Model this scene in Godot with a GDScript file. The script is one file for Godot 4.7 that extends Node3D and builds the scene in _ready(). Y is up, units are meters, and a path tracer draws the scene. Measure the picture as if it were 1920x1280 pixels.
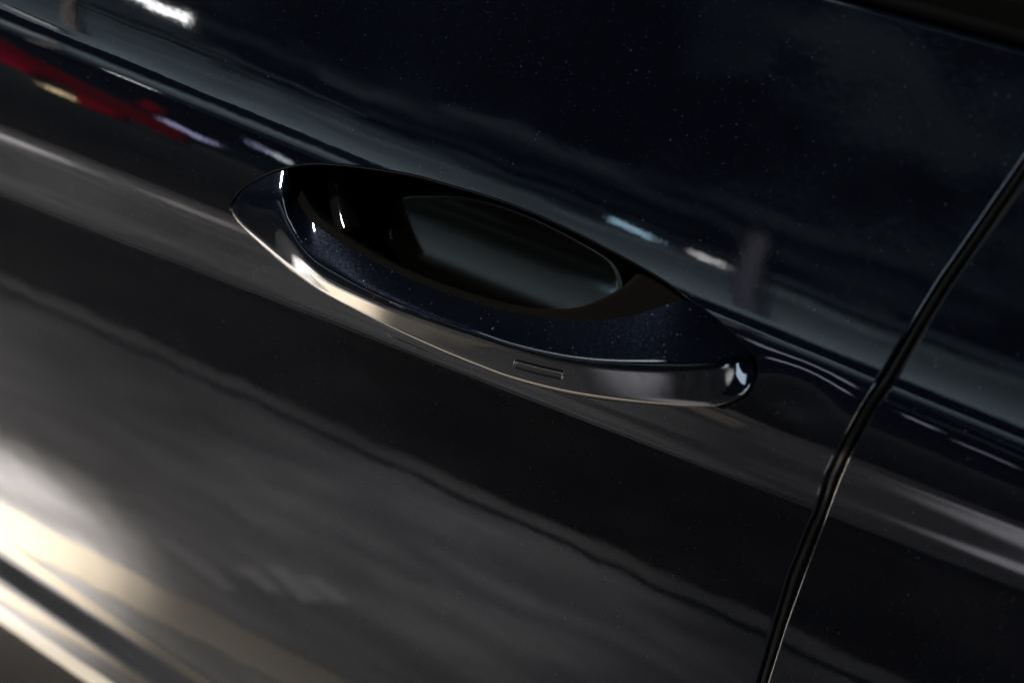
extends Node3D
# A close-up of the side of a dark blue car: door handle, its pocket, the shut line to the next door.
# Lengths in the tables are millimetres: x along the car, v down/up the door skin from the handle's
# height (0.95 m above the ground), z outwards. lean = how far the skin's normal tips up, in degrees.

var lean_knots := [Vector2(-460, -24), Vector2(-350, -22), Vector2(-330, -17), Vector2(-316, -13), Vector2(-306, -11.5), Vector2(-299, -7), Vector2(-294, 4), Vector2(-287, 4), Vector2(-280, -8), Vector2(-265, -13), Vector2(-235, -11.5), Vector2(-200, -8.5), Vector2(-150, -5.5), Vector2(-90, -2.5), Vector2(-74, -1.2), Vector2(-60, -0.2), Vector2(-32, 0.6), Vector2(-25, -3), Vector2(-20, -10), Vector2(-18, -14), Vector2(-15.5, -16.3), Vector2(-12.5, -12.5), Vector2(-6, -12.5), Vector2(-1, -16.5), Vector2(1.5, -20), Vector2(3, -20.5), Vector2(5.5, -10), Vector2(8, -3), Vector2(12, 1), Vector2(18, 5), Vector2(26, 9), Vector2(33, 12.5), Vector2(37.6, 14), Vector2(39.2, 21.5), Vector2(40.5, 25), Vector2(43, 24.5), Vector2(50, 20.5), Vector2(62, 17), Vector2(78, 14.5), Vector2(100, 13), Vector2(130, 11.5), Vector2(150, 10.5), Vector2(260, 9)]
var run_knots := [Vector2(-460, -0.05), Vector2(-285, -0.05), Vector2(-180, 0), Vector2(-80, 0.038), Vector2(-19, 0.043), Vector2(5, 0.021), Vector2(40, -0.019), Vector2(150, 0), Vector2(260, 0)]
var rail_lip := [Vector3(-142.7, 7.2, 0.5), Vector3(-137.6, 4.9, 3.8), Vector3(-129.3, 2.8, 6.9), Vector3(-116.4, -0.5, 9.6), Vector3(-99.8, -4.3, 11.9), Vector3(-83.5, -5.8, 14.6), Vector3(-68.3, -6.0, 16.6), Vector3(-45.5, -6.4, 18.8), Vector3(-22.5, -7.2, 18.9), Vector3(-3.4, -7.5, 18.1), Vector3(12.4, -7.4, 16.6), Vector3(31.8, -5.2, 14.7), Vector3(50.1, -1.5, 12.5), Vector3(69.5, 4.0, 10.2), Vector3(84.0, 9.0, 7.4), Vector3(91.9, 13.5, 4.5), Vector3(95.7, 18.0, 1.7), Vector3(96.3, 24.7, -0.6)]
var rail_crest := [Vector3(-142.7, 7.2, 0.5), Vector3(-133.7, 14.6, 3.3), Vector3(-122.8, 18.0, 6.1), Vector3(-110.9, 21.4, 8.8), Vector3(-101.3, 15.5, 13.3), Vector3(-88.8, 9.5, 17.5), Vector3(-73.4, 6.5, 20.4), Vector3(-48.2, 7.9, 24.4), Vector3(-21.9, 9.9, 26.5), Vector3(-1.7, 11.3, 26.5), Vector3(16.1, 12.1, 25.5), Vector3(35.8, 14.3, 23.4), Vector3(53.0, 17.8, 20.2), Vector3(72.6, 23.5, 15.5), Vector3(86.1, 28.2, 9.7), Vector3(91.1, 30.0, 4.3), Vector3(94.1, 29.3, 0.5), Vector3(96.3, 24.7, -0.6)]
var rail_top := [Vector3(-143.1, 6.9, -0.0), Vector3(-135.4, 18.3, -0.4), Vector3(-125.9, 25.8, -1.2), Vector3(-117.0, 30.1, -1.9), Vector3(-107.1, 22.2, 1.7), Vector3(-97.0, 17.9, 5.1), Vector3(-85.6, 17.1, 8.2), Vector3(-59.4, 14.8, 11.3), Vector3(-35.6, 14.4, 12.4), Vector3(-12.3, 15.4, 12.3), Vector3(10.2, 18.2, 11.1), Vector3(30.6, 23.0, 8.6), Vector3(48.4, 29.8, 3.4), Vector3(63.9, 39.1, -4.2), Vector3(77.2, 36.2, -4.2), Vector3(86.7, 33.0, -3.4), Vector3(93.0, 29.4, -2.5), Vector3(95.9, 24.2, -1.6)]
var rail_inner := [Vector3(-107.8, 26.4, -1.8), Vector3(-95.7, 20.7, 1.9), Vector3(-83.1, 19.0, 5.0), Vector3(-58.2, 16.7, 8.2), Vector3(-35.7, 16.5, 9.3), Vector3(-13.7, 17.7, 9.2), Vector3(7.7, 20.2, 7.9), Vector3(25.7, 25.9, 5.2), Vector3(36.7, 34.8, -1.7), Vector3(40.1, 42.5, -8.6)]
var outline := [Vector2(-144.4, 8.8), Vector2(-140.5, 15.7), Vector2(-131.3, 23.5), Vector2(-118.7, 30.8), Vector2(-106.1, 35.9), Vector2(-91.2, 39.8), Vector2(-79.0, 42.3), Vector2(-59.7, 45.7), Vector2(-40.2, 47.4), Vector2(-21.0, 48.7), Vector2(-4.3, 48.9), Vector2(12.4, 48.2), Vector2(26.6, 47.1), Vector2(43.0, 45.5), Vector2(54.6, 43.9), Vector2(66.4, 41.7), Vector2(78.4, 38.5), Vector2(88.0, 34.5), Vector2(94.5, 31.0), Vector2(97.4, 26.0), Vector2(97.5, 20.1), Vector2(94.9, 13.0), Vector2(88.4, 5.8)]
var gap_left := [Vector2(156.2, 119.2), Vector2(143.3, 75.4), Vector2(140.2, 61.8), Vector2(137.1, 45.4), Vector2(133.5, 28.2), Vector2(129.5, 3.0), Vector2(127.3, -7.0), Vector2(125.8, -24.4), Vector2(124.6, -31.5), Vector2(122.2, -52.3), Vector2(121.4, -75.0), Vector2(120.3, -101.3)]
var gap_right := [Vector2(163.3, 118.5), Vector2(150.2, 77.8), Vector2(147.2, 64.2), Vector2(144.3, 48.3), Vector2(140.7, 31.5), Vector2(136.3, 6.1), Vector2(134.1, -6.1), Vector2(131.9, -22.5), Vector2(131.3, -29.8), Vector2(129.6, -49.0), Vector2(127.8, -72.0), Vector2(126.4, -98.2)]
var bowl_shape := [Vector2(-85.4, 19.7), Vector2(-83.3, 25.3), Vector2(-69.5, 30.6), Vector2(-52.4, 35.2), Vector2(-34.9, 36.8), Vector2(-17.2, 36.6), Vector2(3.1, 34.7), Vector2(18.3, 32.4), Vector2(23.4, 29.9), Vector2(27.5, 25.2), Vector2(32.6, 9.0), Vector2(15.4, -8.2), Vector2(-16.7, -20.5), Vector2(-51.0, -23.7), Vector2(-72.3, -20.6), Vector2(-83.3, -3.9), Vector2(-84.4, 10.4)]

const HEIGHT := 950.0
var lean := PackedFloat32Array()
var bulge := PackedFloat32Array()
const V0 := -460.0
const STEP := 0.1
var peel := FastNoiseLite.new()
var fine_peel := FastNoiseLite.new()

var paint: StandardMaterial3D
var gloss_black: StandardMaterial3D
var satin_black: StandardMaterial3D
var liner_black: StandardMaterial3D
var seal_rubber: StandardMaterial3D
var rubber: StandardMaterial3D
var glass: StandardMaterial3D
var pocket_paint: StandardMaterial3D


func _ready() -> void:
	# camera
	var cam := Camera3D.new()
	cam.name = "camera"
	var ax := Vector3(0.82260546, 0.14313948, -0.55030114)
	var ay := Vector3(-0.34501218, 0.8949329, -0.28295176)
	var az := Vector3(0.45198102, 0.42261826, 0.78556156)
	cam.transform = Transform3D(Basis(ax, ay, az).orthonormalized(), Vector3(0.27118861, 1.20357096, 0.47133693))
	cam.keep_aspect = Camera3D.KEEP_HEIGHT
	cam.near = 0.02
	cam.far = 60.0
	var lens := CameraAttributesPhysical.new()
	lens.frustum_focal_length = 82.03
	lens.frustum_focus_distance = 0.605
	lens.frustum_near = 0.02
	lens.frustum_far = 60.0
	lens.exposure_aperture = 10.0
	cam.attributes = lens
	add_child(cam)
	cam.fov = 24.085
	cam.current = true
	# the dark hall: no sky, lamps only
	var we := WorldEnvironment.new()
	we.name = "surroundings"
	var env := Environment.new()
	env.background_mode = Environment.BG_COLOR
	env.background_color = Color(0, 0, 0)
	env.tonemap_mode = Environment.TONE_MAPPER_LINEAR
	env.tonemap_exposure = 1.0
	env.sdfgi_enabled = true
	env.ssao_enabled = true
	env.ssil_enabled = true
	we.environment = env
	add_child(we)
	make_materials()
	lamp("mirrored_light", "bright white tube lamp at the upper left of the hall wall", Vector3(-4.806, 2.082, 5.00), Vector3(-4.806, 2.082, 0), Vector2(0.314, 0.053), Color(1.00, 1.00, 1.00), 0.2115, -1.1)
	lamp("mirrored_light", "pale blue tube lamp, left of the two above the handle's right half", Vector3(-2.241, 2.363, 5.00), Vector3(-2.241, 2.363, 0), Vector2(0.213, 0.025), Color(0.72, 0.90, 1.00), 0.0444, 6.6)
	lamp("mirrored_light", "white tube lamp, right of the two above the handle's right half", Vector3(-1.923, 2.346, 5.00), Vector3(-1.923, 2.346, 0), Vector2(0.168, 0.024), Color(1.00, 1.00, 1.00), 0.0338, 7.8)
	lamp("mirrored_light", "dim white tube lamp farthest left", Vector3(-5.787, 3.097, 5.00), Vector3(-5.787, 3.097, 0), Vector2(0.353, 0.120), Color(1.00, 0.98, 0.98), 0.0404, 10.2)
	lamp("mirrored_light", "dim warm tube lamp above the red lights", Vector3(-5.409, 2.227, 5.00), Vector3(-5.409, 2.227, 0), Vector2(1.317, 0.030), Color(1.00, 0.92, 0.85), 0.0277, -86.6)
	lamp("mirrored_light", "warm tube lamp below the red lights", Vector3(-5.296, -0.056, 5.00), Vector3(-5.296, -0.056, 0), Vector2(0.162, 0.120), Color(1.00, 0.90, 0.70), 0.0557, 5.0)
	lamp("mirrored_light", "lilac white tube lamp right of the red lights", Vector3(-4.406, 0.392, 5.00), Vector3(-4.406, 0.392, 0), Vector2(0.273, 0.120), Color(0.80, 0.80, 1.00), 0.0625, -14.3)
	lamp("mirrored_light", "small lilac tube lamp by the handle's left tip", Vector3(-3.957, 0.798, 5.00), Vector3(-3.957, 0.798, 0), Vector2(0.117, 0.115), Color(0.80, 0.80, 1.00), 0.0128, -5.6)
	lamp("mirrored_light", "small white tube lamp by the handle's left tip", Vector3(-3.833, 0.764, 5.00), Vector3(-3.833, 0.764, 0), Vector2(0.141, 0.102), Color(0.90, 0.95, 1.00), 0.0365, -30.7)
	lamp("mirrored_light", "low warm lamp left of the handle", Vector3(-5.523, -1.684, 5.00), Vector3(-5.523, -1.684, 0), Vector2(0.261, 0.120), Color(1.00, 0.85, 0.62), 0.0239, 29.3)
	lamp("red_reflection_light", "long red light added for the red reflection at left", Vector3(-5.142, 0.344, 5.00), Vector3(-5.142, 0.344, 0), Vector2(1.404, 0.350), Color(1.00, 0.03, 0.09), 0.0141, -16.0)  # red lights added in place of red things mirrored in the paint
	lamp("red_reflection_light", "brighter red light added for the reflection farthest left", Vector3(-5.611, 0.293, 5.00), Vector3(-5.611, 0.293, 0), Vector2(0.396, 0.350), Color(1.00, 0.07, 0.25), 0.0353, -12.7)
	lamp("red_reflection_light", "small red light added beside the warm tube lamp", Vector3(-5.074, -0.004, 5.00), Vector3(-5.074, -0.004, 0), Vector2(0.272, 0.275), Color(1.00, 0.07, 0.10), 0.0131, -25.2)
	lamp("red_reflection_light", "small red light added right of the long one", Vector3(-4.637, 0.609, 5.00), Vector3(-4.637, 0.609, 0), Vector2(0.160, 0.230), Color(1.00, 0.05, 0.12), 0.0047, -17.6)
	lamp("mirrored_light", "long lilac light added for the pale band mirrored just right of the handle", Vector3(-1.414, 1.430, 5.00), Vector3(-1.414, 1.430, 0), Vector2(0.403, 0.082), Color(0.88, 0.90, 1.00), 0.0232, 1.7)  # this and the next three: lights added to imitate pale mirrored bands
	lamp("mirrored_light", "short white light added for the ripple mirrored between handle and seam", Vector3(-1.364, 1.063, 5.00), Vector3(-1.364, 1.063, 0), Vector2(0.188, 0.102), Color(0.88, 0.90, 1.00), 0.0153, -1.4)
	lamp("mirrored_light", "short lilac light added for the pale streak mirrored just right of the seam", Vector3(-0.940, 1.228, 5.00), Vector3(-0.940, 1.228, 0), Vector2(0.137, 0.120), Color(0.88, 0.90, 1.00), 0.0084, 0.3)
	lamp("mirrored_light", "dim lilac light added for the pale streak mirrored far right", Vector3(-0.700, 1.062, 5.00), Vector3(-0.700, 1.062, 0), Vector2(0.188, 0.113), Color(0.88, 0.90, 1.00), 0.0068, -0.2)
	lamp("vertical_smear_light", "tall dim light added for the vertical smear mirrored right above the handle's end", Vector3(-1.733, 2.513, 5.00), Vector3(-1.733, 2.513, 0), Vector2(0.101, 1.121), Color(0.90, 0.88, 1.00), 0.0072, 0.0)  # dim light added to imitate a vertical smear in the paint
	lamp("ceiling_lamp", "compact white ceiling lamp left above the car", Vector3(-3.0, 3.2, 0.6), Vector3(-0.3, 0.9, 0), Vector2(0.25, 0.25), Color(1, 0.98, 0.95), 14.0)
	spot("spot_lamp", "narrow spot lamp above the platform, farthest along the car", Vector3(-1.6, 3.2, 1.3), Vector3(-1.42, 0, 0.31), 5.0, Color(1, 0.98, 0.95), 400.0)
	spot("spot_lamp", "narrow spot lamp above the platform beside the wooden strip", Vector3(-1.2, 3.2, 1.2), Vector3(-1.02, 0, 0.2), 5.5, Color(1, 0.97, 0.93), 200.0)
	spot("spot_lamp", "broad spot lamp above the platform, left of the handle", Vector3(-0.8, 3.4, 2.0), Vector3(-0.64, 0, 0.86), 7.0, Color(1, 0.98, 0.97), 15.0)
	spot("spot_lamp", "weak spot lamp above the platform under the neighbouring door", Vector3(0.3, 3.2, 1.3), Vector3(0.16, 0, 0.38), 4.0, Color(0.97, 0.97, 1), 60.0)
	spot("spot_lamp", "spot lamp above the platform ahead of the seam", Vector3(2.2, 3.2, 1.4), Vector3(1.9, 0, 0.85), 9.0, Color(1, 0.98, 0.97), 200.0)
	lamp("lip_glow_strip", "warm white light strip added under the car side for the bright lower lip of the handle", Vector3(-1.2, 0.012, 0.04), Vector3(-1.2, 2, 0.04), Vector2(2.9, 0.12), Color(1, 0.93, 0.82), 0.4)  # light strip added so the handle's lower lip mirrors a bright line
	lamp("added_wall_wash", "long cool light added above to wash the hall wall mirrored in the upper door", Vector3(-5.5, 4.3, 5.9), Vector3(-5.5, 3.5, 6.6), Vector2(14.0, 0.12), Color(0.87, 0.97, 1), 125.0)  # unseen light added to give the mirrored wall a soft gradient
	lamp("mirrored_light", "overhead tube lamp that draws a thin glint on the grip's upper edge", Vector3(-1.75, 4.0, 2.4), Vector3(-0.1, 0.95, 0), Vector2(1.0, 0.3), Color(0.9, 0.95, 1), 1.2)
	lamp("mirrored_light", "bluish lamp ahead of the car, a glint on the upper seam edge", Vector3(2.38, 0.33, 1.10), Vector3(0.15, 1.06, -0.02), Vector2(0.5, 0.5), Color(0.8, 0.9, 1), 0.8)
	make_profile()
	build_ground()
	build_car()


# ---------------------------------------------------------------- lamps
func lamp(called: String, label: String, at: Vector3, towards: Vector3, size: Vector2, tint: Color, energy: float, tilt := 0.0) -> void:
	var o := Node3D.new()
	o.name = called
	add_child(o, true)
	o.look_at_from_position(at, towards, Vector3.UP if absf((towards - at).normalized().y) < 0.95 else Vector3.BACK)
	o.rotate_object_local(Vector3.BACK, deg_to_rad(tilt))
	o.set_meta("label", label)
	o.set_meta("category", "lamp")
	var area := AreaLight3D.new()
	area.name = "light"
	area.area_size = size
	area.light_color = tint
	area.light_energy = energy
	area.area_range = 14.0
	area.shadow_enabled = true
	o.add_child(area)
	var housing := BoxMesh.new()
	housing.size = Vector3(size.x + 0.04, size.y + 0.04, 0.05)
	var h := MeshInstance3D.new()
	h.name = "housing"
	h.mesh = housing
	h.material_override = satin_black
	h.position = Vector3(0, 0, 0.05)
	o.add_child(h)
	var face := BoxMesh.new()
	face.size = Vector3(size.x, size.y, 0.01)
	var glow := StandardMaterial3D.new()
	glow.albedo_color = Color(0.7, 0.7, 0.7)
	glow.emission_enabled = true
	glow.emission = tint
	glow.emission_energy_multiplier = 0.3
	var g := MeshInstance3D.new()
	g.name = "lamp_diffuser"
	g.mesh = face
	g.material_override = glow
	g.position = Vector3(0, 0, 0.02)
	o.add_child(g)


func spot(called: String, label: String, at: Vector3, towards: Vector3, cone: float, tint: Color, energy: float) -> void:
	var o := Node3D.new()
	o.name = called
	add_child(o, true)
	o.look_at_from_position(at, towards, Vector3.UP if absf((towards - at).normalized().y) < 0.95 else Vector3.BACK)
	o.set_meta("label", label)
	o.set_meta("category", "lamp")
	var s := SpotLight3D.new()
	s.name = "light"
	s.spot_angle = cone
	s.spot_angle_attenuation = 1.0
	s.spot_range = 14.0
	s.light_color = tint
	s.light_energy = energy
	s.light_size = 0.05
	s.shadow_enabled = true
	o.add_child(s)
	var can := CylinderMesh.new()
	can.top_radius = 0.07
	can.bottom_radius = 0.05
	can.height = 0.2
	var h := MeshInstance3D.new()
	h.name = "housing"
	h.mesh = can
	h.material_override = satin_black
	h.rotation.x = PI / 2
	h.position.z = 0.16
	o.add_child(h)
	var bulb := CylinderMesh.new()
	bulb.top_radius = 0.055
	bulb.bottom_radius = 0.055
	bulb.height = 0.006
	var glow := StandardMaterial3D.new()
	glow.emission_enabled = true
	glow.emission = tint
	glow.emission_energy_multiplier = 0.5
	var g := MeshInstance3D.new()
	g.name = "lamp_diffuser"
	g.mesh = bulb
	g.material_override = glow
	g.rotation.x = PI / 2
	g.position.z = 0.055
	o.add_child(g)


# ---------------------------------------------------------------- the door skin
func along(table: Array, at: float) -> float:
	if at <= table[0].x:
		return table[0].y
	for i in range(1, table.size()):
		if at <= table[i].x:
			var a: Vector2 = table[i - 1]
			var b: Vector2 = table[i]
			return lerpf(a.y, b.y, (at - a.x) / (b.x - a.x))
	return table[-1].y


func across(table: Array, v: float) -> float:   # tables of (x, v) with v falling: x at that v
	if v >= table[0].y:
		var k: float = (table[0].x - table[1].x) / (table[0].y - table[1].y)
		return table[0].x + k * (v - table[0].y)
	for i in range(1, table.size()):
		if v >= table[i].y:
			var a: Vector2 = table[i - 1]
			var b: Vector2 = table[i]
			return lerpf(a.x, b.x, (v - a.y) / (b.y - a.y))
	var e: Vector2 = table[-1]
	var d: Vector2 = table[-2]
	return e.x + (e.x - d.x) / (e.y - d.y) * (v - e.y)


func make_profile() -> void:
	var n := int((260.0 - V0) / STEP) + 1
	lean.resize(n)
	for i in n:
		lean[i] = along(lean_knots, V0 + i * STEP)
	for pass_ in 2:
		var sum := PackedFloat64Array()
		sum.resize(n + 1)
		for i in n:
			sum[i + 1] = sum[i] + lean[i]
		for i in n:
			var a := maxi(0, i - 10)
			var b := mini(n, i + 11)
			lean[i] = (sum[b] - sum[a]) / (b - a)
	bulge.resize(n)
	for i in range(1, n):
		bulge[i] = bulge[i - 1] - tan(deg_to_rad((lean[i] + lean[i - 1]) / 2.0)) * STEP
	var zero := bulge[int((5.0 - V0) / STEP)]
	for i in n:
		bulge[i] -= zero
	peel.seed = 7
	peel.frequency = 0.22
	peel.fractal_octaves = 2
	fine_peel.seed = 11
	fine_peel.frequency = 0.02
	fine_peel.fractal_octaves = 2


func sample(table: PackedFloat32Array, v: float) -> float:
	var t := clampf((v - V0) / STEP, 0.0, table.size() - 1.001)
	var i := int(t)
	return lerpf(table[i], table[i + 1], t - i)


func skin(x: float, v: float) -> Vector3:
	return Vector3(x, v + x * along(run_knots, v), sample(bulge, v) + pressed(x, v))


func pressed(x: float, v: float) -> float:   # the skin is drawn in a little where the pocket's end meets the crease
	var a := (x - 112.0) / 13.0
	var b := (v - 19.0) / 9.0
	return -0.9 * exp(-a * a - b * b)


func skin_normal(x: float, v: float) -> Vector3:
	var s := along(run_knots, v)
	var ds := (along(run_knots, v + 4.0) - along(run_knots, v - 4.0)) / 8.0
	var t := tan(deg_to_rad(sample(lean, v)))
	var dent := pressed(x, v)
	var n := Vector3(-s * t, t, 1.0 + x * ds)
	n.x += dent * 2.0 * (x - 112.0) / 169.0
	n.y += dent * 2.0 * (v - 19.0) / 81.0
	return n.normalized()


func ripple(x: float, v: float) -> Vector3:   # the faint orange peel of lacquer, as a tilt of the normal
	var e := 0.4
	var a := peel.get_noise_2d(x, v)
	var gx := (peel.get_noise_2d(x + e, v) - a) / e
	var gy := (peel.get_noise_2d(x, v + e) - a) / e
	var b := fine_peel.get_noise_2d(x, v)
	var hx := (fine_peel.get_noise_2d(x + 3.0, v) - b) / 3.0
	var hy := (fine_peel.get_noise_2d(x, v + 3.0) - b) / 3.0
	return Vector3(gx * 0.0019 + hx * 0.035, gy * 0.0019 + hy * 0.035, 0.0)


func lacquer(x: float, v: float) -> Vector3:
	return (skin_normal(x, v) - ripple(x, v)).normalized()


func m(p: Vector3) -> Vector3:   # millimetres at the handle -> metres in the scene
	return Vector3(p.x, p.y + HEIGHT, p.z) * 0.001


# ---------------------------------------------------------------- meshes
func commit(pos: PackedVector3Array, nor: PackedVector3Array, uv: PackedVector2Array, idx: PackedInt32Array) -> ArrayMesh:
	for k in range(0, idx.size(), 3):   # front faces run clockwise
		var a := pos[idx[k]]
		var g := (pos[idx[k + 1]] - a).cross(pos[idx[k + 2]] - a)
		if g.dot(nor[idx[k]] + nor[idx[k + 1]] + nor[idx[k + 2]]) > 0.0:
			var t := idx[k + 1]
			idx[k + 1] = idx[k + 2]
			idx[k + 2] = t
	var arrays := []
	arrays.resize(Mesh.ARRAY_MAX)
	arrays[Mesh.ARRAY_VERTEX] = pos
	arrays[Mesh.ARRAY_NORMAL] = nor
	arrays[Mesh.ARRAY_TEX_UV] = uv
	arrays[Mesh.ARRAY_INDEX] = idx
	var mesh := ArrayMesh.new()
	mesh.add_surface_from_arrays(Mesh.PRIMITIVE_TRIANGLES, arrays)
	return mesh


func part(called: String, mesh: Mesh, mat: Material, parent: Node3D, label := "") -> MeshInstance3D:
	var o := MeshInstance3D.new()
	o.name = called
	o.mesh = mesh
	o.material_override = mat
	if label:
		o.set_meta("label", label)
	parent.add_child(o, true)
	return o


func sheet(rows: Array, out_from: Vector3, closed := false) -> ArrayMesh:
	# rows of millimetre points, all of one length; smooth normals from the grid, pointing away from out_from's side
	var nr := rows.size()
	var nc: int = rows[0].size()
	var pos := PackedVector3Array()
	var nor := PackedVector3Array()
	var uv := PackedVector2Array()
	var idx := PackedInt32Array()
	for r in nr:
		for c in nc:
			var p: Vector3 = rows[r][c]
			var c0 := c - 1
			var c1 := c + 1
			if closed:
				c0 = (c0 + nc - 1) % (nc - 1)
				c1 = 1 if c1 >= nc else c1
			else:
				c0 = maxi(c0, 0)
				c1 = mini(c1, nc - 1)
			var du: Vector3 = rows[r][c1] - rows[r][c0]
			var dv: Vector3 = rows[mini(r + 1, nr - 1)][c] - rows[maxi(r - 1, 0)][c]
			var n := du.cross(dv)
			if du.length() < 1e-5:   # rows that shrink to a point take the next row's direction
				var o := r + 1 if r + 1 < nr else r - 1
				n = ((rows[o][c1] - rows[o][c0]) as Vector3).cross(dv)
			if n.length() < 1e-9:
				n = out_from
			n = n.normalized()
			pos.append(m(p))
			nor.append(n)
			uv.append(Vector2(p.x, p.y) * 0.01)
	# one sign for the whole sheet, from its middle
	var total := 0.0
	for n in nor:
		total += n.dot(out_from)
	if total < 0.0:
		for i in nor.size():
			nor[i] = -nor[i]
	for r in nr - 1:
		for c in nc - 1:
			var a := r * nc + c
			idx.append_array([a, a + 1, a + nc, a + 1, a + nc + 1, a + nc])
	return commit(pos, nor, uv, idx)


func spline(points: Array, count: int) -> Array:   # an even, smooth run through the points
	var c := Curve3D.new()
	c.bake_interval = 0.25
	for i in points.size():
		var p: Vector3 = points[i]
		var a: Vector3 = points[maxi(i - 1, 0)]
		var b: Vector3 = points[mini(i + 1, points.size() - 1)]
		var t := (b - a).normalized()
		c.add_point(p, -t * p.distance_to(a) * 0.33, t * p.distance_to(b) * 0.33)
	var long := c.get_baked_length()
	var out := []
	for i in count:
		out.append(c.sample_baked(long * i / (count - 1), true))
	return out


func through(points: Array, t: float) -> Vector3:   # Catmull-Rom by station number
	var i := clampi(int(t), 0, points.size() - 2)
	var f := t - i
	var p1: Vector3 = points[i]
	var p2: Vector3 = points[i + 1]
	var p0: Vector3 = points[i - 1] if i > 0 else 2.0 * p1 - p2
	var p3: Vector3 = points[i + 2] if i + 2 < points.size() else 2.0 * p2 - p1
	return p1.cubic_interpolate(p2, p0, p3, f)


func flat_spline(points: Array, count: int) -> Array:
	var deep := []
	for p in points:
		deep.append(Vector3(p.x, p.y, 0))
	var out := []
	for p in spline(deep, count):
		out.append(Vector2(p.x, p.y))
	return out


func skin_mesh(xs_of: Callable, columns: int, vs: PackedFloat32Array, hole: PackedVector2Array) -> ArrayMesh:
	# the door skin on a grid of columns x rows; cells that meet the hole are cut along its outline
	var pos := PackedVector3Array()
	var nor := PackedVector3Array()
	var uv := PackedVector2Array()
	var idx := PackedInt32Array()
	var flat := PackedVector2Array()
	var inside := PackedByteArray()
	for v in vs:
		for c in columns:
			var x: float = xs_of.call(float(c) / (columns - 1), v)
			flat.append(Vector2(x, v))
			pos.append(m(skin(x, v)))
			nor.append(lacquer(x, v))
			uv.append(Vector2(x, v) * 0.01)
			inside.append(0)
	var box := Rect2()
	if hole.size():
		box = Rect2(hole[0], Vector2.ZERO)
		for p in hole:
			box = box.expand(p)
		for i in flat.size():
			if box.has_point(flat[i]) and Geometry2D.is_point_in_polygon(flat[i], hole):
				inside[i] = 1
		box = box.grow(3.0)
	for r in vs.size() - 1:
		for c in columns - 1:
			var a := r * columns + c
			var b := a + 1
			var d := a + columns
			var e := d + 1
			if hole.size() and box.has_point(flat[a]):
				var n := inside[a] + inside[b] + inside[d] + inside[e]
				var near := n > 0
				if not near and n == 0:
					for k in hole:
						if k.x >= flat[a].x - 0.5 and k.x <= flat[b].x + 0.5 and k.y >= minf(flat[a].y, flat[d].y) and k.y <= maxf(flat[a].y, flat[d].y):
							near = true
							break
				if n == 4:
					continue
				if near:
					for piece in Geometry2D.clip_polygons(PackedVector2Array([flat[a], flat[b], flat[e], flat[d]]), hole):
						var tri := Geometry2D.triangulate_polygon(piece)
						var first := pos.size()
						for p in piece:
							pos.append(m(skin(p.x, p.y)))
							nor.append(lacquer(p.x, p.y))
							uv.append(p * 0.01)
						for t in tri:
							idx.append(first + t)
					continue
			idx.append_array([a, b, d, b, e, d])
	return commit(pos, nor, uv, idx)


func rolled_edge(edge: Array, inward: Array, normals: Array, radius: float, depth: float, reach := 0.0) -> Array:
	# rows for sheet(): a skin's edge rolled over with that radius and led straight down
	var rows := []
	for k in 9:
		var a := PI / 2.0 * k / 8.0
		var row := []
		for i in edge.size():
			row.append(edge[i] + inward[i] * radius * sin(a) - normals[i] * radius * (1.0 - cos(a)))
		rows.append(row)
	for k in range(1, 7):
		var row := []
		for i in edge.size():
			row.append(edge[i] + inward[i] * (radius + reach * k / 6.0) - normals[i] * (radius + depth * k / 6.0))
		rows.append(row)
	return rows


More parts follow.
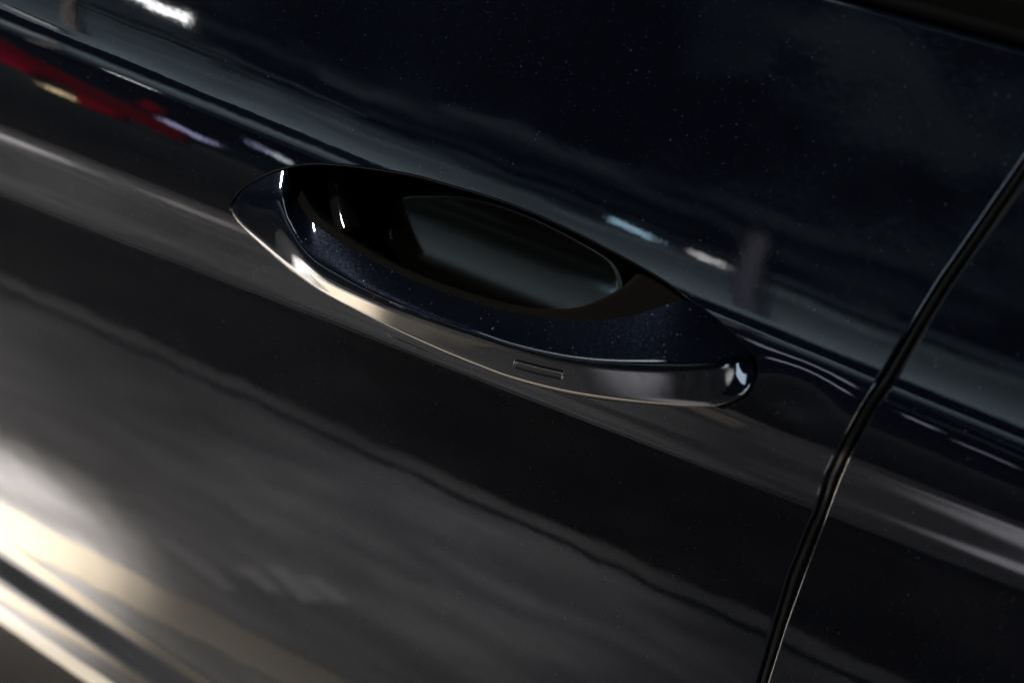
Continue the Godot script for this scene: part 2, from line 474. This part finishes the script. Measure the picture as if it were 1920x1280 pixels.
# ---------------------------------------------------------------- materials
func make_materials() -> void:
	var rng := RandomNumberGenerator.new()
	rng.seed = 3
	var flake := Image.create(1024, 1024, true, Image.FORMAT_RGB8)
	for y in 1024:
		for x in 1024:
			var tilt := Vector3(rng.randfn(0, 0.2), rng.randfn(0, 0.2), 1.0).normalized()
			flake.fill_rect(Rect2i(x, y, 1, 1), Color(tilt.x * 0.5 + 0.5, tilt.y * 0.5 + 0.5, tilt.z * 0.5 + 0.5))
	flake.generate_mipmaps()
	var spark := Image.create(2048, 2048, false, Image.FORMAT_RGB8)
	spark.fill(Color(0.0034, 0.0048, 0.0102).linear_to_srgb())
	for i in 3200:   # coarse flake and dust specks; the flakes' sparkle is painted into the colour
		var c := Color(0.10, 0.13, 0.2).lerp(Color(0.3, 0.32, 0.36), rng.randf()) * pow(rng.randf(), 2.0) * 0.9
		var p := Vector2i(rng.randi_range(2, 2044), rng.randi_range(2, 2044))
		var w := 2 if i < 2400 else 3 if i < 3100 else 4
		spark.fill_rect(Rect2i(p, Vector2i(w, w)), c.linear_to_srgb())
	paint = StandardMaterial3D.new()
	paint.albedo_color = Color.WHITE
	paint.albedo_texture = ImageTexture.create_from_image(spark)
	paint.uv1_scale = Vector3(0.5, 0.5, 1)
	paint.metallic = 0.3
	paint.metallic_specular = 0.0
	paint.roughness = 0.36
	paint.normal_enabled = true
	paint.normal_texture = ImageTexture.create_from_image(flake)
	paint.normal_scale = 0.4
	paint.clearcoat_enabled = true
	paint.clearcoat = 1.0
	paint.clearcoat_roughness = 0.03
	gloss_black = StandardMaterial3D.new()
	gloss_black.albedo_color = Color(0.006, 0.006, 0.007).linear_to_srgb()
	gloss_black.roughness = 0.08
	satin_black = StandardMaterial3D.new()
	satin_black.albedo_color = Color(0.004, 0.0038, 0.0033).linear_to_srgb()
	satin_black.roughness = 0.45
	satin_black.metallic_specular = 0.15
	liner_black = StandardMaterial3D.new()
	liner_black.albedo_color = Color(0.004, 0.0035, 0.0028).linear_to_srgb()
	liner_black.roughness = 0.7
	liner_black.metallic_specular = 0.1
	rubber = StandardMaterial3D.new()
	rubber.albedo_color = Color(0.003, 0.003, 0.003).linear_to_srgb()
	rubber.roughness = 0.7
	rubber.metallic_specular = 0.15
	seal_rubber = StandardMaterial3D.new()
	seal_rubber.albedo_color = Color(0.022, 0.02, 0.017).linear_to_srgb()
	seal_rubber.roughness = 0.35
	glass = StandardMaterial3D.new()
	glass.albedo_color = Color(0.006, 0.006, 0.005).linear_to_srgb()
	glass.roughness = 0.03
	pocket_paint = StandardMaterial3D.new()
	pocket_paint.albedo_color = Color(0.02, 0.015, 0.009).linear_to_srgb()
	pocket_paint.metallic_specular = 0.4
	pocket_paint.roughness = 0.09


# ---------------------------------------------------------------- surroundings that the lacquer mirrors
func block(called: String, label: String, size: Vector3, at: Vector3, tint: Color, rough: float, grain: float, weave := Vector3(0.7, 0.7, 0.7), density := 0.008) -> MeshInstance3D:
	var mat := StandardMaterial3D.new()
	mat.albedo_color = tint.linear_to_srgb()
	mat.roughness = rough
	if grain > 0.0:
		var n := FastNoiseLite.new()
		n.seed = 5
		n.frequency = density
		n.fractal_octaves = 4
		var t := NoiseTexture2D.new()
		t.width = 512
		t.height = 512
		t.seamless = true
		t.noise = n
		var ramp := Gradient.new()
		ramp.set_color(0, Color(1.0 - grain, 1.0 - grain, 1.0 - grain))
		ramp.set_color(1, Color.WHITE)
		t.color_ramp = ramp
		mat.albedo_texture = t
		mat.uv1_triplanar = true
		mat.uv1_world_triplanar = true
		mat.uv1_scale = weave
	var b := BoxMesh.new()
	b.size = size
	var o := MeshInstance3D.new()
	o.name = called
	o.mesh = b
	o.material_override = mat
	o.position = at
	o.set_meta("kind", "structure")
	o.set_meta("label", label)
	add_child(o, true)
	return o


func build_ground() -> void:
	block("floor", "dark carpeted hall floor beyond the platform, mirrored in the door", Vector3(30, 0.1, 16), Vector3(-6, -0.15, 4), Color(0.09, 0.07, 0.05), 0.9, 0.5)
	block("platform", "pale display platform under the car, mirrored in the lower door", Vector3(14, 0.09, 4.1), Vector3(-4, -0.045, -0.95), Color(0.44, 0.44, 0.46), 0.5, 0.35, Vector3(0.5, 0.5, 1.6), 0.012)
	block("platform_edge", "pale edge strip along the display platform", Vector3(14, 0.1, 0.07), Vector3(-4, -0.05, 1.165), Color(0.4, 0.4, 0.4), 0.5, 0.2)
	var inlay := block("platform_inlay", "warm wooden strip laid on the platform along the car", Vector3(1.6, 0.004, 0.11), Vector3(-1.0, 0.002, 0.17), Color(0.72, 0.63, 0.5), 0.5, 0.1)
	inlay.rotation.y = deg_to_rad(-16.0)
	block("underbody_shade", "dark sheet added on the platform for the shade beneath the car", Vector3(6, 0.006, 1.7), Vector3(-1.5, 0.003, -0.86), Color(0.012, 0.012, 0.012), 0.8, 0.3)  # dark sheet put in for the shade under the car body
	for q in [Vector4(-0.746, 0.445, 0.128, 14.4), Vector4(-0.689, 0.508, 0.065, 22.4), Vector4(-0.659, 0.551, 0.090, 23.5), Vector4(-0.629, 0.582, 0.070, 18.9)]:
		var mark := block("smear_strip", "pale strip added on the platform, mirrored as a smear low in the door", Vector3(q.z, 0.003, 0.035), Vector3(q.x, 0.0015, q.y), Color(0.6, 0.6, 0.63), 0.5, 0.1)  # pale strips added to imitate blurred highlights low in the door
		mark.rotation.y = deg_to_rad(q.w)
	var wall := block("hall_wall", "dim far wall of the hall, mirrored in the upper door", Vector3(26, 4.1, 0.2), Vector3(-7, 1.95, 6.7), Color(0.10, 0.104, 0.11), 0.8, 0.4, Vector3(0.12, 1.0, 0.5), 0.03)
	# uneven strips added across the wall, mirrored as streaks in the upper door
	var rng := RandomNumberGenerator.new()
	rng.seed = 21
	var tones := []
	for k in 4:
		var mat := StandardMaterial3D.new()
		var a: float = [0.03, 0.07, 0.14, 0.24][k]
		mat.albedo_color = Color(a, a * 1.0, a * 1.06).linear_to_srgb()
		mat.roughness = 0.8
		tones.append(mat)
	for k in 84:
		var b := BoxMesh.new()
		b.size = Vector3(rng.randf_range(1.5, 6.0), rng.randf_range(0.015, 0.08), 0.02 + 0.002 * (k % 7))
		var streak_board := part("streak_board", b, tones[rng.randi() % 4 if k > 12 else rng.randi() % 2], wall)
		streak_board.position = Vector3(rng.randf_range(-0.5, 7.5), rng.randf_range(-0.45, 0.95), -0.1 - 0.003 * k)
		streak_board.rotation.z = deg_to_rad(rng.randf_range(-7.0, 3.5))


# ---------------------------------------------------------------- car
func build_car() -> void:
	var car := Node3D.new()
	car.name = "car"
	add_child(car)
	car.set_meta("label", "dark navy blue car seen close, its side door handle and door seam filling the frame")
	car.set_meta("category", "car")
	var vs := PackedFloat32Array()
	var v := -430.0
	while v < 146.0:
		vs.append(v)
		v += 0.35 if v > 0.0 and v < 12.0 else 0.8 if v > -30.0 and v < 80.0 else 0.9 if v < -278.0 and v > -305.0 else 1.6 if v < -100.0 else 1.1
	vs.append(146.0)

	# the pocket's outline: smooth upper edge, and an under edge hidden behind the grip
	var upper := flat_spline(outline, 420)
	var hole := PackedVector2Array()
	for p in upper:
		hole.append(p)
	for i in range(rail_lip.size() - 4, 0, -1):
		var p: Vector3 = rail_lip[i]
		hole.append(Vector2(p.x, p.y - 1.0 - p.x * 0.025))
	var door := part("front_door", skin_mesh(func(t, w): return lerpf(-440.0, across(gap_left, w), t), 520, vs, hole), paint, car, "door skin with the handle, left of the seam")
	var rear := part("rear_door", skin_mesh(func(t, w): return lerpf(across(gap_right, w), 290.0, t), 150, vs, PackedVector2Array()), paint, car, "neighbouring door skin right of the seam")

	# rolled edge round the pocket
	var edge := []
	var inward := []
	var normals := []
	for i in upper.size():
		var p: Vector2 = upper[i]
		var d: Vector2 = upper[mini(i + 1, upper.size() - 1)] - upper[maxi(i - 1, 0)]
		var n := skin_normal(p.x, p.y)
		var t := Vector3(d.x, d.y, 0)
		t = (t - n * t.dot(n)).normalized()
		edge.append(skin(p.x, p.y))
		normals.append(n)
		inward.append(t.cross(n).normalized())
	part("pocket_lip", sheet(rolled_edge(edge, inward, normals, 1.2, 1.6), Vector3(0, -0.3, 1)), paint, door)
	# the dark wall behind that edge, down to the pocket's back
	var wall := []
	for k in 13:
		var row := []
		for i in edge.size():
			var f := k / 12.0
			row.append(edge[i] + inward[i] * (1.9 - 0.2 * k / 12.0) - normals[i] * 1.2 + Vector3(0, 0, lerpf(0.0, -46.0 - edge[i].z, f)))
		wall.append(row)
	part("pocket_wall", sheet(wall, Vector3(0, -1, 0)), satin_black, door)
	pocket(door)
	hinge_arm(door)
	handle(door, upper)
	seam(car, door, rear, vs)
	beltline(car)


func bowl_depth(y: float) -> float:
	var u := y - 20.0
	return -30.0 - 0.37 * u + 0.0045 * u * u


func pocket(door: Node3D) -> void:
	# flat dark back of the pocket
	var rows := []
	for r in 3:
		var row := []
		for c in 3:
			row.append(Vector3(-170.0 + 150.0 * c, -45.0 + 60.0 * r, -44.0))
		rows.append(row)
	part("pocket_back", sheet(rows, Vector3(0, 0, 1)), rubber, door)
	# the glossy bowl that one's fingers meet: a rounded dish whose face is almost upright
	var rim := []
	for p in flat_spline(bowl_shape + [bowl_shape[0]], 240):
		rim.append(p)
	var mid := Vector2(-30.0, 8.0)
	var dish := []
	for k in 40:
		var f := k / 39.0
		var row := []
		for p in rim:
			var q: Vector2 = mid.lerp(p, f)
			var z := bowl_depth(q.y) - pow(f, 60.0) * 2.5
			row.append(Vector3(q.x, q.y, z))
		dish.append(row)
	for k in range(1, 5):
		var row := []
		for p in rim:
			var q: Vector2 = mid.lerp(p, 1.0 + k * 0.006)
			row.append(Vector3(q.x, q.y, bowl_depth(q.y) - 2.5 - k * 2.0))
		dish.append(row)
	part("finger_bowl", sheet(dish, Vector3(0, 0, 1), true), pocket_paint, door)


func hinge_arm(door: Node3D) -> void:
	# the curved arm that carries the grip at its left end, standing in the pocket
	var base := [Vector3(-106, 40, -20), Vector3(-102, 33, -17), Vector3(-96, 26, -12), Vector3(-88, 20, -6), Vector3(-80, 16, 0)]
	var rows := []
	for k in 33:
		var a := TAU * k / 32.0
		var row := []
		for i in 60:
			var t := 4.0 * i / 59.0
			var p := through(base, t)
			var d := (through(base, minf(t + 0.05, 4.0)) - through(base, maxf(t - 0.05, 0.0))).normalized()
			var side := d.cross(Vector3(0, 0, 1)).normalized()
			var deep := side.cross(d).normalized()
			var e := Vector2(signf(cos(a)) * pow(absf(cos(a)), 0.6), signf(sin(a)) * pow(absf(sin(a)), 0.6))
			row.append(p + side * e.x * 4.2 + deep * e.y * 5.0)
		rows.append(row)
	part("hinge_arm", sheet(rows, Vector3(0, 0, 1)), gloss_black, door)


func handle(door: Node3D, _upper: Array) -> void:
	var count := 420
	var rows_n := 44
	var rows := []
	for r in rows_n + 1:
		rows.append([])
	var last := rail_lip.size() - 1.0
	for c in count:
		var t := last * c / (count - 1)
		var lip := through(rail_lip, t)
		var crest := through(rail_crest, t)
		var top := through(rail_top, t)
		var under := Vector3(lip.x, lip.y - 0.3, minf(lip.z, sample(bulge, lip.y) - 1.0))
		var line := grip_line(under, lip, crest, top, t)
		for r in rows_n + 1:
			rows[r].append(line[r])
	var grip := part("door_handle", sheet(rows, Vector3(0, 0.2, 1)), paint, door, "fixed pull handle in body colour over its almond pocket")
	# black liner from the painted shell's upper edge to the opening
	var n := rail_inner.size()
	var liner := []
	var cols := 160
	for r in 14:
		liner.append([])
	for c in cols:
		var t := (n - 1.0) * c / (cols - 1)
		var a := through(rail_top, t + 4.0)
		var b := through(rail_inner, t)
		a += Vector3(0, -0.15, -0.25)
		var back := b + Vector3(0, -5.0, -9.0)
		for r in 14:
			var f := r / 13.0
			var p := a.lerp(b, minf(f * 1.6, 1.0))
			if f > 0.5:
				var g := (f - 0.5) * 2.0
				var q := a.lerp(b, 0.8)
				p = q.lerp(b, g).lerp(b.lerp(back, g), g)
			liner[r].append(p)
	# the touch pad: a long rounded bead on the front face, its ends half round
	var pad := []
	for k in 9:
		var row := []
		for i in 97:
			var a := TAU * i / 96.0
			var e := Vector2(cos(a), sin(a))
			var f := [1.15, 1.0, 0.93, 0.86, 0.8, 0.7, 0.5, 0.25, 0.0][k] as float
			var h := [-0.25, 0.0, 0.45, 0.6, 0.4, 0.12, 0.1, 0.1, 0.1][k] as float
			var du := 0.86 * signf(e.x) + 0.17 * e.x * f if absf(e.x) > 0.03 else 0.0
			var t := 10.52 + 0.5 * (du if f > 0.0 else 0.0) * (0.9 + 0.1 * f)
			var s := 0.53 + 0.115 * e.y * f
			var ln := func(tt: float, ss: float) -> Vector3:
				var line := grip_line(Vector3.ZERO, through(rail_lip, tt), through(rail_crest, tt), through(rail_top, tt), tt)
				return (line[18] as Vector3).lerp(line[24], (ss - 0.2) / 0.6)
			var p: Vector3 = ln.call(t, s)
			var up: Vector3 = ((ln.call(t + 0.2, s) - p) as Vector3).cross(ln.call(t, s + 0.1) - p).normalized()
			row.append(p + up * h)
		pad.append(row)
	part("touch_pad", sheet(pad, Vector3(0, -0.2, 1), true), paint, grip)
	part("grip_liner", sheet(liner, Vector3(0, 1, 0.5)), liner_black, grip)


func grip_line(under: Vector3, lip: Vector3, crest: Vector3, top: Vector3, t: float) -> Array:
	# one rib of the grip: under -> lip -> crest -> top, corners rounded
	var round_lip := 0.24
	var round_crest := clampf(remap(t, 4.0, 10.0, 0.46, 0.16), 0.16, 0.46)
	var a := lip.lerp(under, minf(0.5, round_lip * 1.2))
	var b := lip.lerp(crest, round_lip)
	var c := crest.lerp(lip, round_crest)
	var d := crest.lerp(top, round_crest)
	var out := []
	for k in 6:
		out.append(under.lerp(a, k / 6.0))
	for k in 12:
		var f := k / 12.0
		out.append(a.lerp(lip, f).lerp(lip.lerp(b, f), f))
	for k in 6:
		out.append(b.lerp(c, k / 6.0))
	for k in 12:
		var f := k / 12.0
		out.append(c.lerp(crest, f).lerp(crest.lerp(d, f), f))
	for k in 9:
		out.append(d.lerp(top, k / 8.0))
	return out


func seam(car: Node3D, door: Node3D, rear: Node3D, vs: PackedFloat32Array) -> void:
	var le := []
	var li := []
	var ln := []
	var re := []
	var ri := []
	var rn := []
	for i in range(0, vs.size()):
		var w := vs[i]
		for side in 2:
			var table: Array = gap_left if side == 0 else gap_right
			var x := across(table, w)
			var n := skin_normal(x, w)
			var t := (skin(across(table, w + 2.0), w + 2.0) - skin(across(table, w - 2.0), w - 2.0)).normalized()
			var inw := t.cross(n).normalized() * (1.0 if side == 0 else -1.0)
			if side == 0:
				le.append(skin(x, w)); ln.append(n); li.append(inw)
			else:
				re.append(skin(x, w)); rn.append(n); ri.append(inw)
	part("door_edge", sheet(rolled_edge(le, li, ln, 1.1, 16.0, 1.2), Vector3(1, 0, 0.5)), paint, door)
	part("door_edge", sheet(rolled_edge(re, ri, rn, 0.9, 16.0, 0.6), Vector3(-1, 0, 0.5)), paint, rear)
	# rubber seal deep in the seam: a soft bead along its left side
	var rows := []
	for k in 13:
		var a := PI * k / 12.0
		var row := []
		for i in le.size():
			var c: Vector3 = le[i] + li[i] * 2.5 - ln[i] * 4.6
			row.append(c + li[i] * -1.9 * cos(a) + ln[i] * 2.6 * sin(a))
		rows.append(row)
	part("door_seal", sheet(rows, Vector3(0, 0, 1)), seal_rubber, car)


func beltline(car: Node3D) -> void:
	var xs := PackedFloat32Array()
	for c in 60:
		xs.append(-440.0 + 730.0 * c / 59.0)
	var lip := []
	var trim := []
	var pane := []
	for k in 12:
		var a := PI / 2.0 * minf(k / 8.0, 1.0)
		var row := []
		for x in xs:
			var n := skin_normal(x, 146.0)
			var up := Vector3(0, n.z, -n.y)
			row.append(skin(x, 146.0) + up * 1.5 * sin(a) - n * (1.5 * (1.0 - cos(a)) + maxf(0.0, k - 8.0) * 2.0))
		lip.append(row)
	for k in 13:
		var a := PI * k / 12.0
		var row := []
		for x in xs:
			var n := skin_normal(x, 146.0)
			var up := Vector3(0, n.z, -n.y)
			row.append(skin(x, 146.0) + up * (4.6 - 2.6 * cos(a)) - n * (3.5 - 2.0 * sin(a)))
		trim.append(row)
	for k in 8:
		var row := []
		for x in xs:
			var n := skin_normal(x, 146.0)
			var up := Vector3(0, n.z, -n.y)
			row.append(skin(x, 146.0) + up * (6.0 + k * 30.0) - n * (4.5 + k * 4.0 + k * k * 0.5))
		pane.append(row)
	part("door_edge", sheet(lip, Vector3(0, 1, 1)), paint, car)
	part("window_seal", sheet(trim, Vector3(0, 0, 1)), rubber, car)
	part("window", sheet(pane, Vector3(0, 0, 1)), glass, car)
